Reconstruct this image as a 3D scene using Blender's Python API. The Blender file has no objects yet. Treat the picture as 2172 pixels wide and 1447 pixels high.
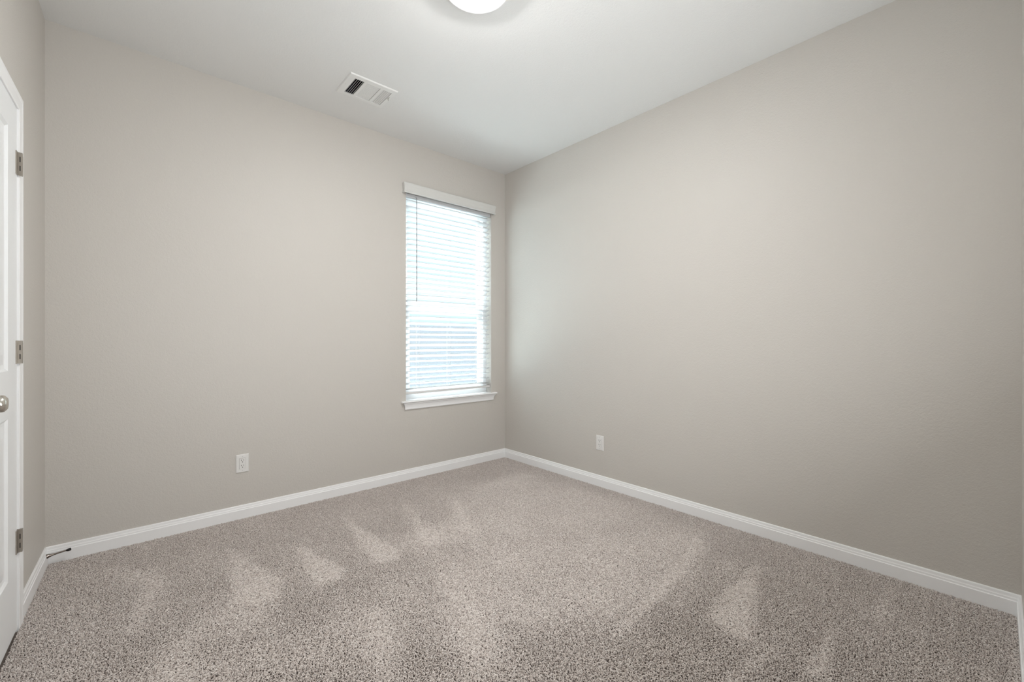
import bpy, bmesh, math, random
import numpy as np
from mathutils import Vector, Matrix
SC = bpy.context.scene
COL = SC.collection
random.seed(4)

# ------------------------------------------------------------------ camera
CH = 2.743          # ceiling height
EYE = 1.12
cd = bpy.data.cameras.new('camera')
cam = bpy.data.objects.new('camera', cd); COL.objects.link(cam)
cd.sensor_fit = 'HORIZONTAL'; cd.sensor_width = 36.0
cd.lens = 36.0 * 912.8 / 2172.0
cd.shift_y = 0.0005
cd.clip_start = 0.01
cam.location = (0, 0, EYE)
cam.rotation_euler = (math.radians(90), 0, -math.atan2(.6624, .7492))
SC.camera = cam

# ------------------------------------------------------------------ colour management, world, sun, portal
vs = SC.view_settings
SC.display_settings.display_device = 'sRGB'
vs.view_transform = 'Standard'; vs.look = 'None'; vs.gamma = 1; vs.use_curve_mapping = False
vs.exposure = 0.0
W = bpy.data.worlds.new('sky'); SC.world = W; W.use_nodes = True
nt = W.node_tree; bg = nt.nodes['Background']
wt = nt.nodes.new('ShaderNodeTexCoord'); wz = nt.nodes.new('ShaderNodeSeparateXYZ'); wr = nt.nodes.new('ShaderNodeMapRange')
wr.inputs['From Min'].default_value = .38; wr.inputs['From Max'].default_value = .85
wr.inputs['To Min'].default_value = 1.3; wr.inputs['To Max'].default_value = 28.0      # haze low down, bright cloud overhead
nt.links.new(wt.outputs['Generated'], wz.inputs[0]); nt.links.new(wz.outputs['Z'], wr.inputs['Value']); nt.links.new(wr.outputs[0], bg.inputs['Strength'])
bg.inputs['Color'].default_value = (0.70, 0.88, 0.98, 1)
sd = bpy.data.lights.new('sun', 'SUN'); sd.energy = 19.0; sd.angle = math.radians(8); sd.color = (1, .97, .93)
sun = bpy.data.objects.new('sun', sd); COL.objects.link(sun)
sun.rotation_euler = Vector((.10, -.62, -.78)).to_track_quat('-Z', 'Y').to_euler()     # high sun onto the closed-up slats: no sun patch inside
pd = bpy.data.lights.new('window_portal', 'AREA'); pd.shape = 'RECTANGLE'; pd.size = .90; pd.size_y = 1.72
pd.cycles.is_portal = True
po = bpy.data.objects.new('window_portal', pd); COL.objects.link(po)
FILL = 39.0         # watts of an added, unseen fill light behind the camera
hd = bpy.data.lights.new('added_fill_light', 'AREA'); hd.shape = 'RECTANGLE'; hd.size = .80; hd.size_y = 1.7; hd.energy = FILL; hd.color = (.95, .975, 1)
hl = bpy.data.objects.new('added_fill_light', hd); COL.objects.link(hl)
hl.location = (.90, -.20, 1.15); hl.rotation_euler = Vector((.06, .66, .62)).to_track_quat('-Z', 'Z').to_euler()
LAMP = 196.0         # radiance of the ceiling lamp's glass

# room corners (metres): x to the right along the window wall, y towards it
XB = 2.722; YA = 3.182; XC = -.327; YD = -.062
po.location = (2.107, YA + .16, 1.485); po.rotation_euler = (math.radians(-90), 0, 0)

# ------------------------------------------------------------------ materials
def mat(name, col, rough=.6, metal=0., spec=.5, bump=None, emis=None, trans=0.):
    m = bpy.data.materials.new(name); m.use_nodes = True
    n = m.node_tree; b = n.nodes['Principled BSDF']
    b.inputs['Base Color'].default_value = (*col, 1)
    b.inputs['Roughness'].default_value = rough
    b.inputs['Metallic'].default_value = metal
    b.inputs['Specular IOR Level'].default_value = spec
    if emis:
        b.inputs['Emission Color'].default_value = (*emis[0], 1); b.inputs['Emission Strength'].default_value = emis[1]
    if bump:
        tc = n.nodes.new('ShaderNodeTexCoord')
        h = None
        for sc_, det, amt in bump['layers']:
            no = n.nodes.new('ShaderNodeTexNoise'); no.inputs['Scale'].default_value = sc_; no.inputs['Detail'].default_value = det
            no.inputs['Roughness'].default_value = .55
            n.links.new(tc.outputs['Object'], no.inputs['Vector'])
            mr = n.nodes.new('ShaderNodeMath'); mr.operation = 'MULTIPLY'; mr.inputs[1].default_value = amt
            n.links.new(no.outputs['Fac'], mr.inputs[0])
            if h is None: h = mr
            else:
                ad = n.nodes.new('ShaderNodeMath'); ad.operation = 'ADD'
                n.links.new(h.outputs[0], ad.inputs[0]); n.links.new(mr.outputs[0], ad.inputs[1]); h = ad
        bp = n.nodes.new('ShaderNodeBump'); bp.inputs['Distance'].default_value = bump['dist']; bp.inputs['Strength'].default_value = bump['str']
        n.links.new(h.outputs[0], bp.inputs['Height']); n.links.new(bp.outputs[0], b.inputs['Normal'])
    if trans:                      # thin translucent sheet
        t = n.nodes.new('ShaderNodeBsdfTranslucent'); t.inputs[0].default_value = (*col, 1)
        mx = n.nodes.new('ShaderNodeMixShader'); mx.inputs[0].default_value = trans
        o = n.nodes['Material Output']
        n.links.new(b.outputs[0], mx.inputs[1]); n.links.new(t.outputs[0], mx.inputs[2]); n.links.new(mx.outputs[0], o.inputs[0])
    return m

PEEL = dict(layers=[(190, 3, 1.0), (75, 2, .9)], dist=.0018, str=.55)
M = {}
M['wall'] = mat('greige_wall_paint', (.607, .577, .535), .5, spec=.5, bump=PEEL)
M['ceil'] = mat('ceiling_paint', (.82, .82, .805), .8, spec=.2, bump=PEEL)
M['trim'] = mat('white_trim_paint', (.93, .93, .93), .32)
M['door'] = mat('white_door_paint', (.89, .90, .905), .38, bump=dict(layers=[(220, 2, 1.)], dist=.0004, str=.3))
M['vinyl'] = mat('white_vinyl', (.86, .87, .88), .35)
M['slat'] = mat('white_faux_wood_slat', (.76, .77, .78), .4, trans=.10)
M['val'] = mat('off_white_valance', (.68, .675, .65), .45)
M['rail'] = mat('white_blind_rail', (.74, .74, .73), .45)
M['cord'] = mat('white_cord', (.72, .73, .74), .7)
M['wand'] = mat('smoky_plastic_wand', (.30, .31, .32), .2)
M['plate'] = mat('white_outlet_plastic', (.80, .79, .77), .3)
M['dark'] = mat('dark_slot', (.02, .018, .016), .6)
M['nickel'] = mat('satin_nickel', (.42, .385, .34), .38, metal=.9)
M['knob'] = mat('satin_nickel_knob', (.66, .63, .58), .22, metal=1.)
M['bronze'] = mat('dark_polished_metal', (.30, .26, .23), .22, metal=1.)
M['rubber'] = mat('black_rubber', (.018, .016, .015), .6)
M['vent'] = mat('white_vent_enamel', (.84, .84, .82), .4)
M['duct'] = mat('dark_duct_metal', (.06, .06, .075), .5, metal=.3)
M['base'] = mat('carpet_backing', (.20, .17, .15), .95, spec=.05)
M['fence'] = mat('grey_stained_boards', (.108, .104, .110), .8, bump=dict(layers=[(30, 4, 1.)], dist=.002, str=.4))
M['yard'] = mat('pale_gravel_ground', (.55, .53, .50), .9, bump=dict(layers=[(60, 4, 1.)], dist=.01, str=.5))
M['lampmetal'] = mat('white_lamp_pan', (.92, .92, .92), .3)
M['lampglass'] = mat('frosted_lamp_glass', (.9, .9, .9), .3, emis=((1.0, .99, .975), LAMP))

def glass_mat():
    m = bpy.data.materials.new('window_glass'); m.use_nodes = True
    n = m.node_tree; n.nodes.clear()
    o = n.nodes.new('ShaderNodeOutputMaterial'); t = n.nodes.new('ShaderNodeBsdfTransparent'); t.inputs[0].default_value = (.94, .97, .97, 1)
    g = n.nodes.new('ShaderNodeBsdfGlossy'); g.inputs['Roughness'].default_value = .02
    lw = n.nodes.new('ShaderNodeLayerWeight'); lw.inputs['Blend'].default_value = .5
    pw = n.nodes.new('ShaderNodeMath'); pw.operation = 'POWER'; pw.inputs[1].default_value = 5
    fr = n.nodes.new('ShaderNodeMath'); fr.operation = 'MULTIPLY_ADD'; fr.inputs[1].default_value = .8; fr.inputs[2].default_value = .04
    n.links.new(lw.outputs['Facing'], pw.inputs[0]); n.links.new(pw.outputs[0], fr.inputs[0])
    mx = n.nodes.new('ShaderNodeMixShader')
    n.links.new(fr.outputs[0], mx.inputs[0]); n.links.new(t.outputs[0], mx.inputs[1]); n.links.new(g.outputs[0], mx.inputs[2]); n.links.new(mx.outputs[0], o.inputs[0])
    return m
M['glass'] = glass_mat()

# ------------------------------------------------------------------ mesh helpers
def frame(origin=(0, 0, 0), ux=(1, 0, 0), uy=(0, 1, 0), uz=(0, 0, 1)):
    ux, uy, uz = Vector(ux), Vector(uy), Vector(uz); o = Vector(origin)
    return lambda p: o + ux * p[0] + uy * p[1] + uz * p[2]
ID = frame()
class MB:
    def __init__(s): s.v = []; s.f = []; s.m = []
    def box(s, a, b, T=ID, mi=0):
        i = len(s.v)
        for x in (a[0], b[0]):
            for y in (a[1], b[1]):
                for z in (a[2], b[2]): s.v.append(T((x, y, z)))
        for q in ((0, 1, 3, 2), (4, 6, 7, 5), (0, 4, 5, 1), (2, 3, 7, 6), (0, 2, 6, 4), (1, 5, 7, 3)):
            s.f.append([i + k for k in q]); s.m.append(mi)
    def loft(s, rings, T=ID, closed=True, caps=True, mi=0):
        i = len(s.v); n = len(rings[0])
        for r in rings: s.v += [T(p) for p in r]
        for a in range(len(rings) - 1):
            for k in range(n if closed else n - 1):
                k2 = (k + 1) % n
                s.f.append([i + a * n + k, i + a * n + k2, i + (a + 1) * n + k2, i + (a + 1) * n + k]); s.m.append(mi)
        if caps:
            s.f.append([i + k for k in range(n)][::-1]); s.m.append(mi)
            s.f.append([i + (len(rings) - 1) * n + k for k in range(n)]); s.m.append(mi)
    def lathe(s, prof, T=ID, n=32, mi=0, caps=False):
        """prof = [(r, h)] turned about the local z axis"""
        s.loft([[(r * math.cos(2 * math.pi * k / n), r * math.sin(2 * math.pi * k / n), h) for k in range(n)] for r, h in prof], T, True, caps, mi)
    def tube(s, a, b, r, n=10, mi=0):
        a, b = Vector(a), Vector(b); d = (b - a); L = d.length; q = d.to_track_quat('Z', 'Y').to_matrix()
        T = lambda p: a + q @ Vector(p)
        s.lathe([(r, 0), (r, L)], T, n, mi, True)
    def build(s, name, mats, parent=None, smooth=False, bevel=0., loc=None):
        me = bpy.data.meshes.new(name)
        base = Vector(loc) if loc is not None else Vector((0, 0, 0))
        me.from_pydata([tuple(Vector(p) - base) for p in s.v], [], s.f)
        if not isinstance(mats, (list, tuple)): mats = [mats]
        for m in mats: me.materials.append(m)
        for p, k in zip(me.polygons, s.m): p.material_index = k; p.use_smooth = smooth
        bm = bmesh.new(); bm.from_mesh(me)
        bmesh.ops.recalc_face_normals(bm, faces=bm.faces); bm.to_mesh(me); bm.free()
        if smooth: me.set_sharp_from_angle(angle=math.radians(40))
        o = bpy.data.objects.new(name, me); COL.objects.link(o); o.location = base
        if parent:
            o.parent = parent
            o.location = base - parent.location if loc is not None else -parent.location
            if parent.parent: o.location -= parent.parent.location
        if bevel:
            mod = o.modifiers.new('bevel', 'BEVEL'); mod.width = bevel; mod.segments = 2; mod.limit_method = 'ANGLE'
        return o
def tag(o, label=None, cat=None, group=None, kind=None):
    for k, v in (('label', label), ('category', cat), ('group', group), ('kind', kind)):
        if v: o[k] = v
    return o
def thing(name, loc, label, cat, group=None):
    o = bpy.data.objects.new(name, None); COL.objects.link(o); o.location = loc; o.empty_display_size = .05
    return tag(o, label, cat, group)

# local frames: (along wall, height, out into the room) -> world
uC = (-.0223, -.99975, 0); nC = (.99975, -.0223, 0)
TC = frame((XC, YA, 0), uC, (0, 0, 1), nC)                 # left wall, s runs from the corner to the camera
TA = frame((0, YA, 0), (1, 0, 0), (0, 0, 1), (0, -1, 0))   # window wall
TBt = frame((XB, 0, 0), (0, 1, 0), (0, 0, 1), (-1, 0, 0))  # right wall
TD = frame((0, YD, 0), (1, 0, 0), (0, 0, 1), (0, 1, 0))    # wall beside the camera
FZ = -.010                                                 # backing under the pile

# ------------------------------------------------------------------ shell
WX0, WX1, WZ0, WZ1 = 1.666, 2.549, .622, 2.330
DS0, DS1, DZ = .652, 1.268, 2.030
b = MB(); b.box((XC - .55, YD - 1.4, FZ - .1), (XB + .12, YA + .14, FZ))
tag(b.build('floor', M['base']), 'wall to wall carpet floor of the empty room', 'floor', kind='structure')

VX0, VX1, VY0, VY1 = 1.024, 1.272, 2.612, 2.810
b = MB(); X0, X1, Y0, Y1 = XC - .55, XB + .12, YD - 1.4, YA + .14
b.box((X0, Y0, CH), (VX0, Y1, CH + .14)); b.box((VX1, Y0, CH), (X1, Y1, CH + .14))
b.box((VX0, Y0, CH), (VX1, VY0, CH + .14)); b.box((VX0, VY1, CH), (VX1, Y1, CH + .14))
tag(b.build('ceiling', M['ceil']), 'pale textured ceiling with a lamp and a vent', 'ceiling', kind='structure')

b = MB()
b.box((XC - .3, FZ, -.14), (WX0, CH, 0), TA); b.box((WX1, FZ, -.14), (XB + .12, CH, 0), TA)
b.box((WX0, WZ1, -.14), (WX1, CH, 0), TA); b.box((WX0, FZ, -.14), (WX1, WZ0, 0), TA)
tag(b.build('wall_back', M['wall']), 'long greige wall holding the window', 'wall', kind='structure')
b = MB(); b.box((YD - .12, FZ, -.12), (YA, CH, 0), TBt)
tag(b.build('wall_right', M['wall']), 'blank greige wall on the right with one outlet', 'wall', kind='structure')
b = MB()
b.box((0, FZ, -.12), (DS0, CH, 0), TC); b.box((DS1, FZ, -.12), (3.36, CH, 0), TC); b.box((DS0, DZ, -.12), (DS1, CH, 0), TC)
tag(b.build('wall_left', M['wall']), 'narrow strip of wall between the white door and the corner', 'wall', kind='structure')
b = MB(); HX0, HX1, HZ = .46, 1.36, 2.04  # unseen doorway, invented to let the fill light in
b.box((XC - .2, FZ, -.12), (HX0, CH, 0), TD); b.box((HX1, FZ, -.12), (XB, CH, 0), TD); b.box((HX0, HZ, -.12), (HX1, CH, 0), TD)
tag(b.build('wall_front', M['wall']), 'wall seen edge on at the right border', 'wall', kind='structure')

b = MB(); b.box((XC - .55, YD - 1.4, FZ), (XC - .43, YD - .12, CH)); b.box((1.6, YD - 1.4, FZ), (1.72, YD - .12, CH)); b.box((XC - .43, YD - 1.4, FZ), (1.6, YD - 1.28, CH))  # invented hall shell that closes in the added fill light
tag(b.build('fill_light_walls', M['wall']), 'unseen greige walls added round the fill light', 'wall', kind='structure')
# baseboards -------------------------------------------------------
BP = [(0, .083), (.0045, .083), (.0065, .0795), (.0075, .070), (.0085, .0665), (.0095, .0655), (.0100, .0590), (.0105, .0565), (.0130, .0545), (.0130, FZ), (0, FZ)]
def baseboard(name, T, s0, s1, m0, m1, label):
    """m0/m1: +1 = mitred into an inside corner at that end"""
    b = MB()
    b.loft([[(s0 + m0 * o, z, o) for o, z in BP], [(s1 - m1 * o, z, o) for o, z in BP]], T)
    return tag(b.build(name, M['trim']), label, 'baseboard', kind='structure')
baseboard('baseboard_back', TA, XC, XB, 1, 1, 'white baseboard under the window wall')
baseboard('baseboard_right', TBt, YD, YA, 1, 1, 'white baseboard along the right wall')
baseboard('baseboard_left', TC, 0, .5925, 1, 0, 'short white baseboard between door casing and corner')
baseboard('baseboard_front', TD, 1.42, XB, 0, 1, 'white baseboard seen edge on at the right border')

# ------------------------------------------------------------------ carpet pile
def pile():
    rng = np.random.default_rng(7)
    sp = .0043
    xs = np.arange(-.40, XB - .012, sp); ys = np.arange(YD + .012, YA - .010, sp)
    gx, gy = np.meshgrid(xs, ys); x = gx.ravel(); y = gy.ravel()
    x = x + rng.uniform(-.5, .5, x.size) * sp; y = y + rng.uniform(-.5, .5, x.size) * sp
    keep = (x > XC - .0223 * (YA - y) + .013) & (x < XB - .0135) & (y < YA - .0135) & (y > YD + .0135)
    x, y = x[keep], y[keep]; n = x.size
    # vacuum and foot marks: areas where the pile has been brushed flat (1) or left standing (0)
    flat = mark_field(x, y)
    # slow natural variation of the pile
    for k in range(5):
        a = rng.uniform(0, math.pi); w = rng.uniform(9, 26); ph = rng.uniform(0, 6.3)
        flat = flat + .05 * np.sin((x * math.cos(a) + y * math.sin(a)) * w + ph)
    flat = np.clip(flat + rng.normal(0, .16, n), 0, 1)
    ang = rng.uniform(0, 2 * math.pi, n)
    # brushed pile leans away from the camera side
    bias = 1.6 * flat - .50
    lx = np.cos(ang) + bias * .66; ly = np.sin(ang) + bias * .75
    ln = np.hypot(lx, ly) + 1e-6; lx /= ln; ly /= ln
    L = rng.uniform(.009, .0135, n)
    up = (.0072 + .0045 * rng.random(n)) * (1 - .28 * flat)
    reach = L * (.42 + .62 * flat) * rng.uniform(.75, 1.25, n)
    curl = rng.uniform(-1, 1, n) * 1.7
    K = 5
    P = np.zeros((n, K, 3), np.float32)
    tt = np.linspace(0, 1, K)
    for k, t in enumerate(tt):
        h = up * (1 - (1 - min(1, t * 1.5)) ** 2) - up * .18 * max(0, t - .6) / .4
        d = reach * t ** 1.4
        c, s_ = np.cos(curl * t * 1.6), np.sin(curl * t * 1.6)
        P[:, k, 0] = x + d * (lx * c - ly * s_); P[:, k, 1] = y + d * (lx * s_ + ly * c); P[:, k, 2] = FZ + h
    # do not poke through the boards
    P[:, :, 1] = np.clip(P[:, :, 1], YD + .0138, YA - .0138); P[:, :, 0] = np.minimum(P[:, :, 0], XB - .0138)
    P[:, :, 0] = np.maximum(P[:, :, 0], XC - .0223 * (YA - P[:, :, 1]) + .0138)
    rad = (np.array([.0013, .0016, .0017, .0016, .0010])[None, :] * (rng.uniform(.72, 1.12, n) * (.80 + .42 * flat))[:, None]).astype(np.float32)
    hc = bpy.data.hair_curves.new('carpet_pile'); hc.add_curves([K] * n)
    hc.attributes['position'].data.foreach_set('vector', P.ravel())
    ra = hc.attributes.get('radius') or hc.attributes.new('radius', 'FLOAT', 'POINT')
    ra.data.foreach_set('value', rad.ravel())
    tn = hc.attributes.new('tone', 'FLOAT', 'CURVE'); tn.data.foreach_set('value', rng.random(n).astype(np.float32))
    o = bpy.data.objects.new('carpet_pile', hc); COL.objects.link(o)
    m = bpy.data.materials.new('greige_frieze_yarn'); m.use_nodes = True
    nd = m.node_tree; pb = nd.nodes['Principled BSDF']; pb.inputs['Roughness'].default_value = .85; pb.inputs['Specular IOR Level'].default_value = .2
    at = nd.nodes.new('ShaderNodeAttribute'); at.attribute_name = 'tone'
    cr = nd.nodes.new('ShaderNodeValToRGB')
    cr.color_ramp.elements[0].color = (.50, .435, .40, 1); cr.color_ramp.elements[1].color = (.80, .74, .70, 1)
    hi = nd.nodes.new('ShaderNodeHairInfo'); rt = nd.nodes.new('ShaderNodeValToRGB')      # gap shade and dirt painted into the root; cut end darker
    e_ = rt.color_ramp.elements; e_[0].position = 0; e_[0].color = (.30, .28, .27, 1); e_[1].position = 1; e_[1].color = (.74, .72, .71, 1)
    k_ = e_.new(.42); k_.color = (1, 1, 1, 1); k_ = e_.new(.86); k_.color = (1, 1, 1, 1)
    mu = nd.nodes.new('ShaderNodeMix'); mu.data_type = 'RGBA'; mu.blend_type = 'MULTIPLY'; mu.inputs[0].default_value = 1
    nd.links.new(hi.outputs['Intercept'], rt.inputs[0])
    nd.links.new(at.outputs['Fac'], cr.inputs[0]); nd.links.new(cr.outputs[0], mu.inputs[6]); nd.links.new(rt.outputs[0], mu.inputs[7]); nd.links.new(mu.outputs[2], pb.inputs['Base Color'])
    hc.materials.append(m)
    tag(o, 'greige twisted cut pile carpet brushed by vacuum strokes', 'carpet', kind='stuff')
    return o

def soft_poly(x, y, pts, w):
    """1 inside a polygon, falling to 0 over w metres around it"""
    px = np.array([p[0] for p in pts]); py = np.array([p[1] for p in pts]); n = len(px)
    inside = np.zeros(x.shape, bool); dist = np.full(x.shape, 9.)
    for i in range(n):
        j = (i + 1) % n; x1, y1, x2, y2 = px[i], py[i], px[j], py[j]
        c = ((y1 > y) != (y2 > y)) & (x < (x2 - x1) * (y - y1) / (y2 - y1 + 1e-12) + x1); inside ^= c
        dx, dy = x2 - x1, y2 - y1; t = np.clip(((x - x1) * dx + (y - y1) * dy) / (dx * dx + dy * dy + 1e-12), 0, 1)
        dist = np.minimum(dist, np.hypot(x - x1 - t * dx, y - y1 - t * dy))
    sd_ = np.where(inside, -dist, dist)
    return np.clip(.5 - sd_ / (w * .8), 0, 1)
MARKS = [   # brushed areas on the floor: outline in metres, how flat, softness of the edge
    ([(0.396, 2.748), (0.412, 2.665), (0.538, 2.251), (0.471, 2.085), (0.321, 2.13), (0.347, 2.341)], .75, .06),
    ([(0.086, 2.651), (0.106, 2.528), (0.031, 2.344), (0.015, 2.186), (-0.005, 2.204), (0.032, 2.473)], .65, .08),
    ([(-0.128, 2.936), (-0.069, 2.931), (0.113, 2.682), (0.091, 2.567), (0.002, 2.646), (-0.125, 2.853)], .45, .10),
    ([(0.685, 2.586), (0.707, 2.473), (0.788, 2.144), (0.748, 2.065), (0.636, 2.07), (0.648, 2.267)], .85, .05),
    ([(1.022, 2.78), (1.028, 2.678), (1.076, 2.112), (1.031, 2.052), (0.929, 2.079), (0.949, 2.368)], .80, .06),
    ([(1.399, 2.713), (1.387, 2.559), (1.325, 2.113), (1.274, 2.081), (1.211, 2.1), (1.275, 2.323)], .70, .08),
    ([(1.691, 2.573), (1.69, 2.455), (1.532, 2.053), (1.479, 2.1)], .60, .10),
    ([(0.298, 2.149), (0.459, 2.073), (0.41, 1.891), (0.183, 1.952), (0.119, 1.803), (0.06, 1.854), (0.065, 2.024), (0.22, 2.177)], .50, .14),
    ([(1.1, 1.754), (1.131, 1.7), (1.11, 1.39), (0.958, 1.173), (0.869, 1.166), (0.891, 1.294), (0.978, 1.506)], .50, .14),
    ([(0.743, 1.756), (0.788, 1.717), (0.718, 1.447), (0.64, 1.323), (0.605, 1.354), (0.654, 1.503)], .45, .12),
    ([(1.139, 2.127), (1.6, 2.45), (1.918, 2.68), (2.472, 2.70), (2.60, 1.832), (2.44, 1.12), (1.822, 0.986), (1.392, 0.986), (1.207, 1.187), (1.099, 1.577)], .42, .22),
    ([(2.426, 1.14), (2.404, 1.082), (1.927, 0.996), (1.383, 0.959), (1.364, 0.975), (1.861, 1.054)], .55, .05),
    ([(2.316, 1.05), (2.32, 1.026), (1.693, 0.875), (1.664, 0.9)], .35, .07),
    ([(2.356, 0.817), (2.321, 0.788), (1.747, 0.619), (1.719, 0.662), (1.757, 0.777), (1.909, 0.814), (2.173, 0.805)], .80, .05),
    ([(2.237, 0.954), (2.334, 0.9), (2.209, 0.829), (2.123, 0.905)], .40, .10),
    ([(1.996, 0.435), (1.989, 0.423), (1.728, 0.38), (1.69, 0.44), (1.796, 0.432)], .75, .05),
    ([(1.769, 0.55), (1.775, 0.529), (1.488, 0.573), (1.453, 0.604)], .55, .06),
    ([(2.606, 0.343), (2.605, 0.318), (2.205, 0.304), (2.177, 0.329)], .35, .05),
    ([(2.7, 0.138), (2.694, 0.129), (2.013, 0.109), (1.999, 0.122)], .40, .025),
    ([(2.687, 0.037), (2.683, 0.024), (2.115, 0.019), (2.098, 0.034)], .35, .025),
    ([(2.684, 0.224), (2.677, 0.211), (1.941, 0.173), (1.927, 0.185)], .40, .025),
    ([(2.667, -0.027), (2.661, -0.046), (2.19, -0.048), (2.161, -0.022)], .40, .03),
    ([(-.33, 1.0), (-.33, 2.2), (.1, 1.85), (.5, 1.9), (1.1, 1.9), (1.2, 1.2), (1.4, .9), (.6, .6)], .22, .30),
]
def mark_field(x, y):
    f = np.full(x.shape, .05)
    for pts, amt, w in MARKS:
        f = f + amt * soft_poly(x, y, pts, w)
    return np.clip(f, 0, 1)
pile()

# ------------------------------------------------------------------ window
GY = -.095    # plane of the sashes (out coordinate of the wall frame)
b = MB()      # outer frame
fo = .038
def ring(b, x0, x1, z0, z1, t, d0, d1, T=TA):
    b.box((x0, z0, d0), (x0 + t, z1, d1), T); b.box((x1 - t, z0, d0), (x1, z1, d1), T)
    b.box((x0 + t, z0, d0), (x1 - t, z0 + t, d1), T); b.box((x0 + t, z1 - t, d0), (x1 - t, z1, d1), T)
ring(b, WX0, WX1, WZ0 + .016, WZ1, fo, -.14, -.075)
win = b.build('window_1', M['vinyl']); tag(win, 'white single hung window behind the blind', 'window', kind='structure')
b = MB(); ring(b, WX0 + fo, WX1 - fo, .676, 1.43, .042, -.118, -.088); b.build('lower_sash', M['vinyl'], win)
b = MB(); ring(b, WX0 + fo, WX1 - fo, 1.375, WZ1 - fo, .034, -.138, -.120); b.build('upper_sash', M['vinyl'], win)
b = MB(); b.box((WX0 + fo + .042, .718, -.104), (WX1 - fo - .042, 1.388, -.100), TA); b.build('lower_pane', M['glass'], win)
b = MB(); b.box((WX0 + fo + .034, 1.409, -.131), (WX1 - fo - .034, WZ1 - fo - .034, -.127), TA); b.build('upper_pane', M['glass'], win)
# stool and apron
b = MB()
b.box((WX0, WZ0, -.14), (WX1, .638, .0), TA)
st = [(.0, .638), (.026, .638), (.030, .635), (.031, .631), (.030, .627), (.026, .624), (0, .622)]
b.loft([[(1.622, z, o) for o, z in st], [(2.602, z, o) for o, z in st]], TA)
stool = b.build('trim_2', M['trim'], smooth=False); tag(stool, 'white window stool with moulded apron', 'window sill', kind='structure')
b = MB(); ap = [(0, .622), (.024, .622), (.0235, .616), (.018, .609), (.014, .598), (.0115, .585), (.0115, .572), (.009, .567), (0, .567)]
b.loft([[(1.636 + 1.3 * (.024 - o) , z, o) for o, z in ap], [(2.588 - 1.3 * (.024 - o), z, o) for o, z in ap]], TA)
b.build('apron', M['trim'], stool)

# ------------------------------------------------------------------ venetian blind
BL = thing('window_blind', (2.107, YA, .69), 'white horizontal slat blind under an off white valance in the window', 'blind')
b = MB()      # valance with returns, moulded lip at its foot
vp = [(.028, 2.399), (.038, 2.399), (.041, 2.395), (.041, 2.387), (.038, 2.375), (.035, 2.349), (.035, 2.336), (.037, 2.333), (.037, 2.328), (.039, 2.325), (.039, 2.319), (.036, 2.317), (.028, 2.317)]
VA, VB = 1.630, 2.577
b.loft([[(VA + (.041 - o), z, o) for o, z in vp], [(VB - (.041 - o), z, o) for o, z in vp]], TA)
for sx, e in ((1, VA), (-1, VB)):
    b.loft([[(e + sx * (.041 - o), z, .0) for o, z in vp], [(e + sx * (.041 - o), z, o) for o, z in vp]], TA)
b.build('valance', M['val'], BL)
b = MB(); b.box((WX0 + .004, 2.298, -.062), (WX1 - .004, 2.328, -.010), TA); b.build('headrail', M['slat'], BL, bevel=.002)
NS, SW, TH = 35, .0500, math.radians(20)
z0, z1 = .729, 2.267
pitch = (z1 - z0) / (NS - 1)
def slat_mesh(x0, x1, tilt, sag):
    b = MB(); n = 6; rings = []
    for e in (x0, x1):
        top, bot = [], []
        for k in range(n + 1):
            t = k / n - .5
            cam_ = .0018 * (1 - 4 * t * t)
            d = t * SW
            o = d * math.cos(tilt) ; zz = d * math.sin(tilt) + cam_
            top.append((e, zz + .0017, o)); bot.append((e, zz - .0017, o))
        rings.append(top + bot[::-1])
    b.loft(rings, frame((0, 0, 0), (1, 0, 0), (0, 0, 1), (0, -1, 0)))
    return b
for k in range(NS):
    tl = TH + math.radians(random.uniform(-4, 4))
    z = z0 + k * pitch + (random.uniform(-.0012, .0012) if 0 < k < NS - 1 else 0)
    o = slat_mesh(-.4335, .4335, tl, 0).build('slat', M['slat'], BL)
    o.location = (0, .036 , z - .69)
    o.rotation_euler = (0, math.radians(random.uniform(-.12, .12)), 0)
br = [(-.058, .690), (-.058, .702), (-.054, .706), (-.016, .706), (-.012, .702), (-.012, .690), (-.016, .686), (-.054, .686)]
b = MB(); b.loft([[(WX0 + .007, z, o) for o, z in br], [(WX1 - .007, z, o) for o, z in br]], TA); b.build('bottom_rail', M['rail'], BL)
for cx in (1.792, 2.098, 2.406):
    b = MB()
    for o_ in (-.0105, -.0615):
        for dx in (-.004, .004) if o_ > -.03 else (0,):
            b.tube(TA((cx + dx, .704, o_)), TA((cx + dx, 2.275, o_)), .0008, 6)
    b.build('ladder_cord', M['cord'], BL)
    b = MB(); b.lathe([(.0, -.003), (.005, -.003), (.006, 0)], lambda p, cx=cx: TA((cx, .6855, -.035)) + Vector(p), 12); b.build('cord_plug', M['rail'], BL)
b = MB(); b.tube(TA((1.762, 1.450, .004)), TA((1.762, 2.300, .004)), .0038, 8)
b.tube(TA((1.762, 2.300, .004)), TA((1.762, 2.312, -.012)), .0022, 8)
b.build('tilt_wand', M['wand'], BL, smooth=True)

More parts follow.
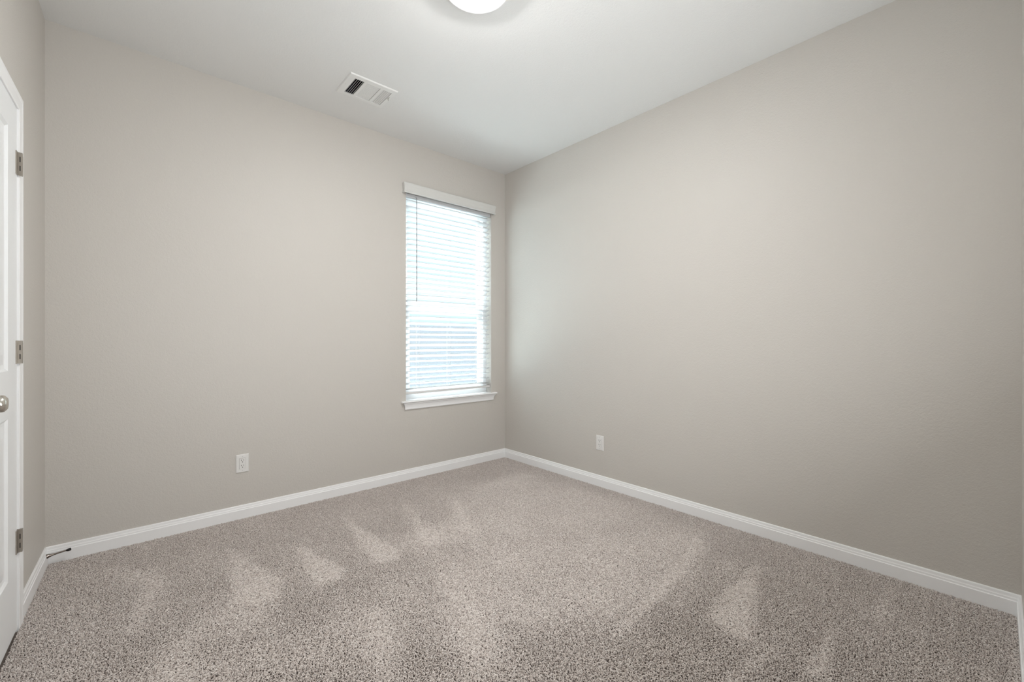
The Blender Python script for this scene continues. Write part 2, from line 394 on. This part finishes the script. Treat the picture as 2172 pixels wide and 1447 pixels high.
# ------------------------------------------------------------------ door on the left
LO = .0078      # face of the leaf, out of the wall plane
def leaf():
    s0, s1, z0_, z1_ = .655, 1.265, .004, 2.027
    b = MB()
    b.box((s0, z0_, LO - .035), (s1, z1_, LO - .012), TC)
    P = [(.794, 1.126, 1.013, 1.910), (.794, 1.126, .243, .838)]
    # stiles and rails round the two panels
    b.box((s0, z0_, LO - .012), (P[0][0], z1_, LO), TC); b.box((P[0][1], z0_, LO - .012), (s1, z1_, LO), TC)
    b.box((P[0][0], P[0][3], LO - .012), (P[0][1], z1_, LO), TC)
    b.box((P[0][0], P[1][3], LO - .012), (P[0][1], P[0][2], LO), TC)
    b.box((P[0][0], z0_, LO - .012), (P[0][1], P[1][2], LO), TC)
    for a, c, e, g in P:
        def r(i, o): return [(a + i, e + i, o), (c - i, e + i, o), (c - i, g - i, o), (a + i, g - i, o)]
        b.loft([r(0, LO - .0002), r(.010, LO - .007), r(.022, LO - .008), r(.060, LO - .0015), r(.064, LO - .0015)], TC, True, False)
        b.f.append([len(b.v) - 4 + k for k in range(4)]); b.m.append(0)
    return b
door = leaf().build('door_1', M['door']); tag(door, 'white two panel door with nickel hinges at the left edge', 'door', kind='structure')
for zc in (1.812, 1.079, .3435):
    b = MB(); hh = .0445
    b.box((.632, zc - hh, LO - .002), (.678, zc + hh, LO + .0030), TC)
    hb = frame(TC((.650, zc - hh, LO + .0075)), uC, nC, (0, 0, 1))
    ro = .0072
    b.box((-.0072, -.0075, 0), (.0068, .0068, 2 * hh), hb)
    b.box((.0068, -.0002, .017), (.0074, .0026, .037), hb, 1); b.box((.0068, -.0002, .052), (.0074, .0026, .072), hb, 1)
    b.box((-.010, -.003, .004), (-.0072, .0068, 2 * hh - .010), hb)
    h = b.build('hinge', [M['nickel'], M['dark']], door); h['label'] = 'satin nickel hinge'
# knob
kb = MB(); kT = frame(TC((1.202, .933, LO)), uC, (0, 0, 1), nC)
kb.lathe([(.0001, 0), (.032, 0), (.032, .004), (.027, .008), (.012, .011), (.011, .028), (.017, .034), (.0245, .043), (.0265, .052), (.0245, .060), (.017, .066), (.0001, .068)], kT, 32)
k_ = kb.build('door_knob', M['knob'], door, smooth=True); k_['label'] = 'brushed nickel door knob'
# casing and jamb
cp = [(0, 0), (0, .0155), (.004, .0165), (.014, .0165), (.020, .0152), (.044, .0142), (.054, .0140), (.0575, .0125), (.0575, 0)]   # (from outer edge inwards, out)
b = MB(); so, zo, se = .5925, 2.0835, 1.3275
rings = []
rings.append([(so + a, FZ, o) for a, o in cp]); rings.append([(so + a, zo - a, o) for a, o in cp])
rings.append([(se - a, zo - a, o) for a, o in cp]); rings.append([(se - a, FZ, o) for a, o in cp])
b.loft(rings, TC)
trim = b.build('trim_1', M['trim']); tag(trim, 'white moulded casing round the left door', 'door casing', kind='structure')
b = MB(); b.box((DS0 - .002, FZ, -.12), (.6535, DZ + .002, LO - .001), TC); b.box((1.2665, FZ, -.12), (DS1 + .002, DZ + .002, LO - .001), TC); b.box((DS0, 2.0285, -.12), (DS1, DZ + .002, LO - .001), TC)
b.box((.6535, FZ, -.050), (.668, 2.0285, -.0285), TC); b.box((1.252, FZ, -.050), (1.2665, 2.0285, -.0285), TC); b.box((.668, 2.014, -.050), (1.252, 2.0285, -.0285), TC)
b.build('jamb', M['trim'], trim)
b = MB(); b.box((.6, FZ, -.14), (1.32, 2.1, -.122), TC)  # near-black sheet stands in for the shade behind the door
tag(b.build('closet_shade_sheet', M['dark']), 'black sheet added as shade behind the door', 'wall', kind='structure')

# ------------------------------------------------------------------ door stop in the left corner
ds = thing('door_stop', tuple(TC((.046, .050, .009))), 'slim dark metal door stop with black tip on the corner baseboard', 'door stop')
axis = (Vector(nC) * .98 + Vector((0, .05, .115))).normalized(); q = axis.to_track_quat('Z', 'Y').to_matrix(); o0 = Vector(TC((.046, .050, .009)))
Tq = lambda p: o0 + q @ Vector(p)
b = MB(); b.lathe([(.0001, .0), (.0108, .0), (.0108, .006), (.0090, .010), (.0062, .019), (.0045, .030), (.0037, .042), (.0035, .072)], Tq, 20); b.build('rod', M['bronze'], ds, smooth=True)
b = MB(); b.lathe([(.0035, .071), (.0056, .074), (.0066, .078), (.0066, .087), (.0055, .089), (.0001, .089)], Tq, 20); b.build('rubber_tip', M['rubber'], ds, smooth=True)

# ------------------------------------------------------------------ outlets
def outlet(T, label):
    root = thing('wall_outlet', tuple(T((0, 0, 0))), label, 'outlet', 'outlets low on the walls')
    b = MB()
    w, h = .0350, .0571
    def r(i, o): return [(-w + i, -h + i, o), (w - i, -h + i, o), (w - i, h - i, o), (-w + i, h - i, o)]
    b.loft([r(0, 0), r(0, .0025), r(.003, .0055), r(.0178, .0062)], T, True, False)
    # flat ring round the opening
    n0 = len(b.v) - 4
    iw, ih = .0172, .0338
    for p in ((-iw, -ih), (iw, -ih), (iw, ih), (-iw, ih)): b.v.append(T((p[0], p[1], .0062)))
    for p in ((-iw, -ih), (iw, -ih), (iw, ih), (-iw, ih)): b.v.append(T((p[0], p[1], .0030)))
    for k in range(4):
        k2 = (k + 1) % 4
        b.f.append([n0 + k, n0 + k2, n0 + 4 + k2, n0 + 4 + k]); b.m.append(0)
        b.f.append([n0 + 4 + k, n0 + 4 + k2, n0 + 8 + k2, n0 + 8 + k]); b.m.append(0)
    b.build('cover_plate', M['plate'], root)
    b = MB(); b.box((-.0163, -.0330, .001), (.0163, .0330, .0082), T)
    for zc in (.0165, -.0165):
        b.box((-.0078, zc + .0005, .008), (-.0052, zc + .0088, .0084), T, 1)
        b.box((.0052, zc + .0016, .008), (.0076, zc + .0082, .0084), T, 1)
        b.lathe([(.0027, .008), (.0027, .0084), (.0001, .0084)], lambda p, zc=zc: T((p[0], zc - .0068 + p[1], p[2])), 10, 1)
    b.build('receptacle', [M['plate'], M['dark']], root)
    for zc in (.0425, -.0425):
        b = MB(); b.lathe([(.0001, .0066), (.0026, .0066), (.0028, .0055)], lambda p, zc=zc: T((p[0], zc + p[1], p[2])), 12)
        b.box((-.0022, zc - .0004, .0066), (.0022, zc + .0004, .0068), T, 1)
        b.build('screw', [M['rail'], M['dark']], root)
outlet(frame((.527, YA, .347), (1, 0, 0), (0, 0, 1), (0, -1, 0)), 'white duplex outlet on the long wall, left of the window')
outlet(frame((XB, 2.047, .334), (0, -1, 0), (0, 0, 1), (-1, 0, 0)), 'white duplex outlet on the right wall, beyond the room corner')

# ------------------------------------------------------------------ ceiling vent
VT = thing('ceiling_vent', (1.1425, 2.70, CH), 'white rectangular metal air vent in the ceiling with three louvre banks', 'vent')
b = MB(); zt, zb = CH, CH - .007
ox0, ox1, oy0, oy1 = .988, 1.297, 2.580, 2.836
banks = [(1.030, 1.089), (1.106, 1.194), (1.211, 1.270)]; by0, by1 = 2.618, 2.806
b.box((ox0 + .004, oy0 + .004, zb), (banks[0][0], oy1 - .004, zt)); b.box((banks[2][1], oy0 + .004, zb), (ox1 - .004, oy1 - .004, zt))
b.box((banks[0][0], oy0 + .004, zb), (banks[2][1], by0, zt)); b.box((banks[0][0], by1, zb), (banks[2][1], oy1 - .004, zt))
b.box((banks[0][1], by0, zb), (banks[1][0], by1, zt)); b.box((banks[1][1], by0, zb), (banks[2][0], by1, zt))
e = .004        # sloping lip round the plate
b.loft([[(ox0, oy0, zt), (ox1, oy0, zt), (ox1, oy1, zt), (ox0, oy1, zt)], [(ox0, oy0, zt - .002), (ox1, oy0, zt - .002), (ox1, oy1, zt - .002), (ox0, oy1, zt - .002)],
        [(ox0 + e, oy0 + e, zb), (ox1 - e, oy0 + e, zb), (ox1 - e, oy1 - e, zb), (ox0 + e, oy1 - e, zb)]], ID, True, False)
b.build('vent_frame', M['vent'], VT)
def blade(b, c, L, axis, ang, wd=.013, th=.0007):
    """thin blade centred at c, running along axis ('x' or 'y'), tilted by ang"""
    ca, sa = math.cos(ang), math.sin(ang)
    if axis == 'y': T = frame(c, (ca, 0, sa), (0, 1, 0), (-sa, 0, ca)); b.box((-wd / 2, -L / 2, -th / 2), (wd / 2, L / 2, th / 2), T)
    else: T = frame(c, (1, 0, 0), (0, ca, sa), (0, -sa, ca)); b.box((-L / 2, -wd / 2, -th / 2), (L / 2, wd / 2, th / 2), T)
ym = (by0 + by1) / 2
for k in range(5):
    b = MB(); blade(b, (banks[0][0] + .0025 + .0118 * (k + .5) - .004, ym, CH - .004), by1 - by0 - .004, 'y', math.radians(52), .011); b.build('louvre', M['vent'], VT)
for k in range(17):
    b = MB(); blade(b, (1.150, by0 + .006 + .0109 * k, CH - .0030), .086, 'x', math.radians(176), .0086); b.build('louvre', M['vent'], VT)
for k in range(5):
    b = MB(); blade(b, (banks[2][0] + .0118 * (k + .5), ym, CH - .0030), by1 - by0 - .004, 'y', math.radians(150), .0088); b.build('louvre', M['vent'], VT)
b = MB()
b.box((VX0, VY0, CH + .12), (VX1, VY1, CH + .139)); b.box((VX0, VY0, CH), (VX0 + .003, VY1, CH + .12)); b.box((VX1 - .003, VY0, CH), (VX1, VY1, CH + .12))
b.box((VX0, VY0, CH), (VX1, VY0 + .003, CH + .12)); b.box((VX0, VY1 - .003, CH), (VX1, VY1, CH + .12))
b.build('duct', M['duct'], VT)
b = MB(); b.tube((1.277, 2.668, zb - .001), (1.277, 2.700, zb - .001), .0012, 6); b.tube((1.277, 2.684, zb - .001), (1.284, 2.694, zb - .012), .0014, 6); b.build('damper_lever', M['nickel'], VT)
for p in ((1.006, ym), (1.288, ym)):
    b = MB(); b.lathe([(.0001, zb - .0012), (.0022, zb - .0010), (.0026, zb)], lambda q, p=p: Vector((p[0] + q[0], p[1] + q[1], q[2])), 10); b.build('screw', M['rail'], VT)

# ------------------------------------------------------------------ ceiling lamp
LX, LY = 1.152, 1.542
LT = thing('ceiling_light', (LX, LY, CH), 'round white flush ceiling lamp, lit, at the top edge of the view', 'lamp')
TL = lambda p: Vector((LX + p[0], LY + p[1], CH + p[2]))
b = MB(); b.lathe([(.122, 0), (.134, -.003), (.142, -.024), (.1450, -.044), (.1450, -.0500), (.1435, -.0525), (.1180, -.0600), (.1135, -.0585), (.1130, -.040)], TL, 64); b.build('lamp_pan', M['lampmetal'], LT, smooth=True)
b = MB(); b.lathe([(.1125, -.046), (.1120, -.0565), (.107, -.063), (.097, -.071), (.082, -.078), (.060, -.084), (.032, -.0875), (.0001, -.0885)], TL, 64); b.build('glass_dome', M['lampglass'], LT, smooth=True)

# ------------------------------------------------------------------ outside
b = MB(); b.box((-16, YA + .14, -.4), (20, 30, -.2))
tag(b.build('ground', M['yard']), 'pale ground outside the window', 'ground', kind='structure')
FN = thing('garden_fence', (2, 6.6, -.2), 'pale grey board fence outside, seen through the lower blind', 'fence')
FT = 1.40
b = MB()
for i in range(-26, 70): b.box((i * .145, 6.60, -.18), (i * .145 + .1445, 6.618, FT))
b.build('boards', M['fence'], FN)
b = MB(); b.box((-3.8, 6.618, .1), (10.2, 6.656, .19)); b.box((-3.8, 6.618, 1.0), (10.2, 6.656, 1.09)); b.build('fence_rail', M['fence'], FN)
for i in range(7):
    b = MB(); b.box((-3.7 + i * 2.3, 6.656, -.2), (-3.61 + i * 2.3, 6.746, FT - .03)); b.build('fence_post', M['fence'], FN)
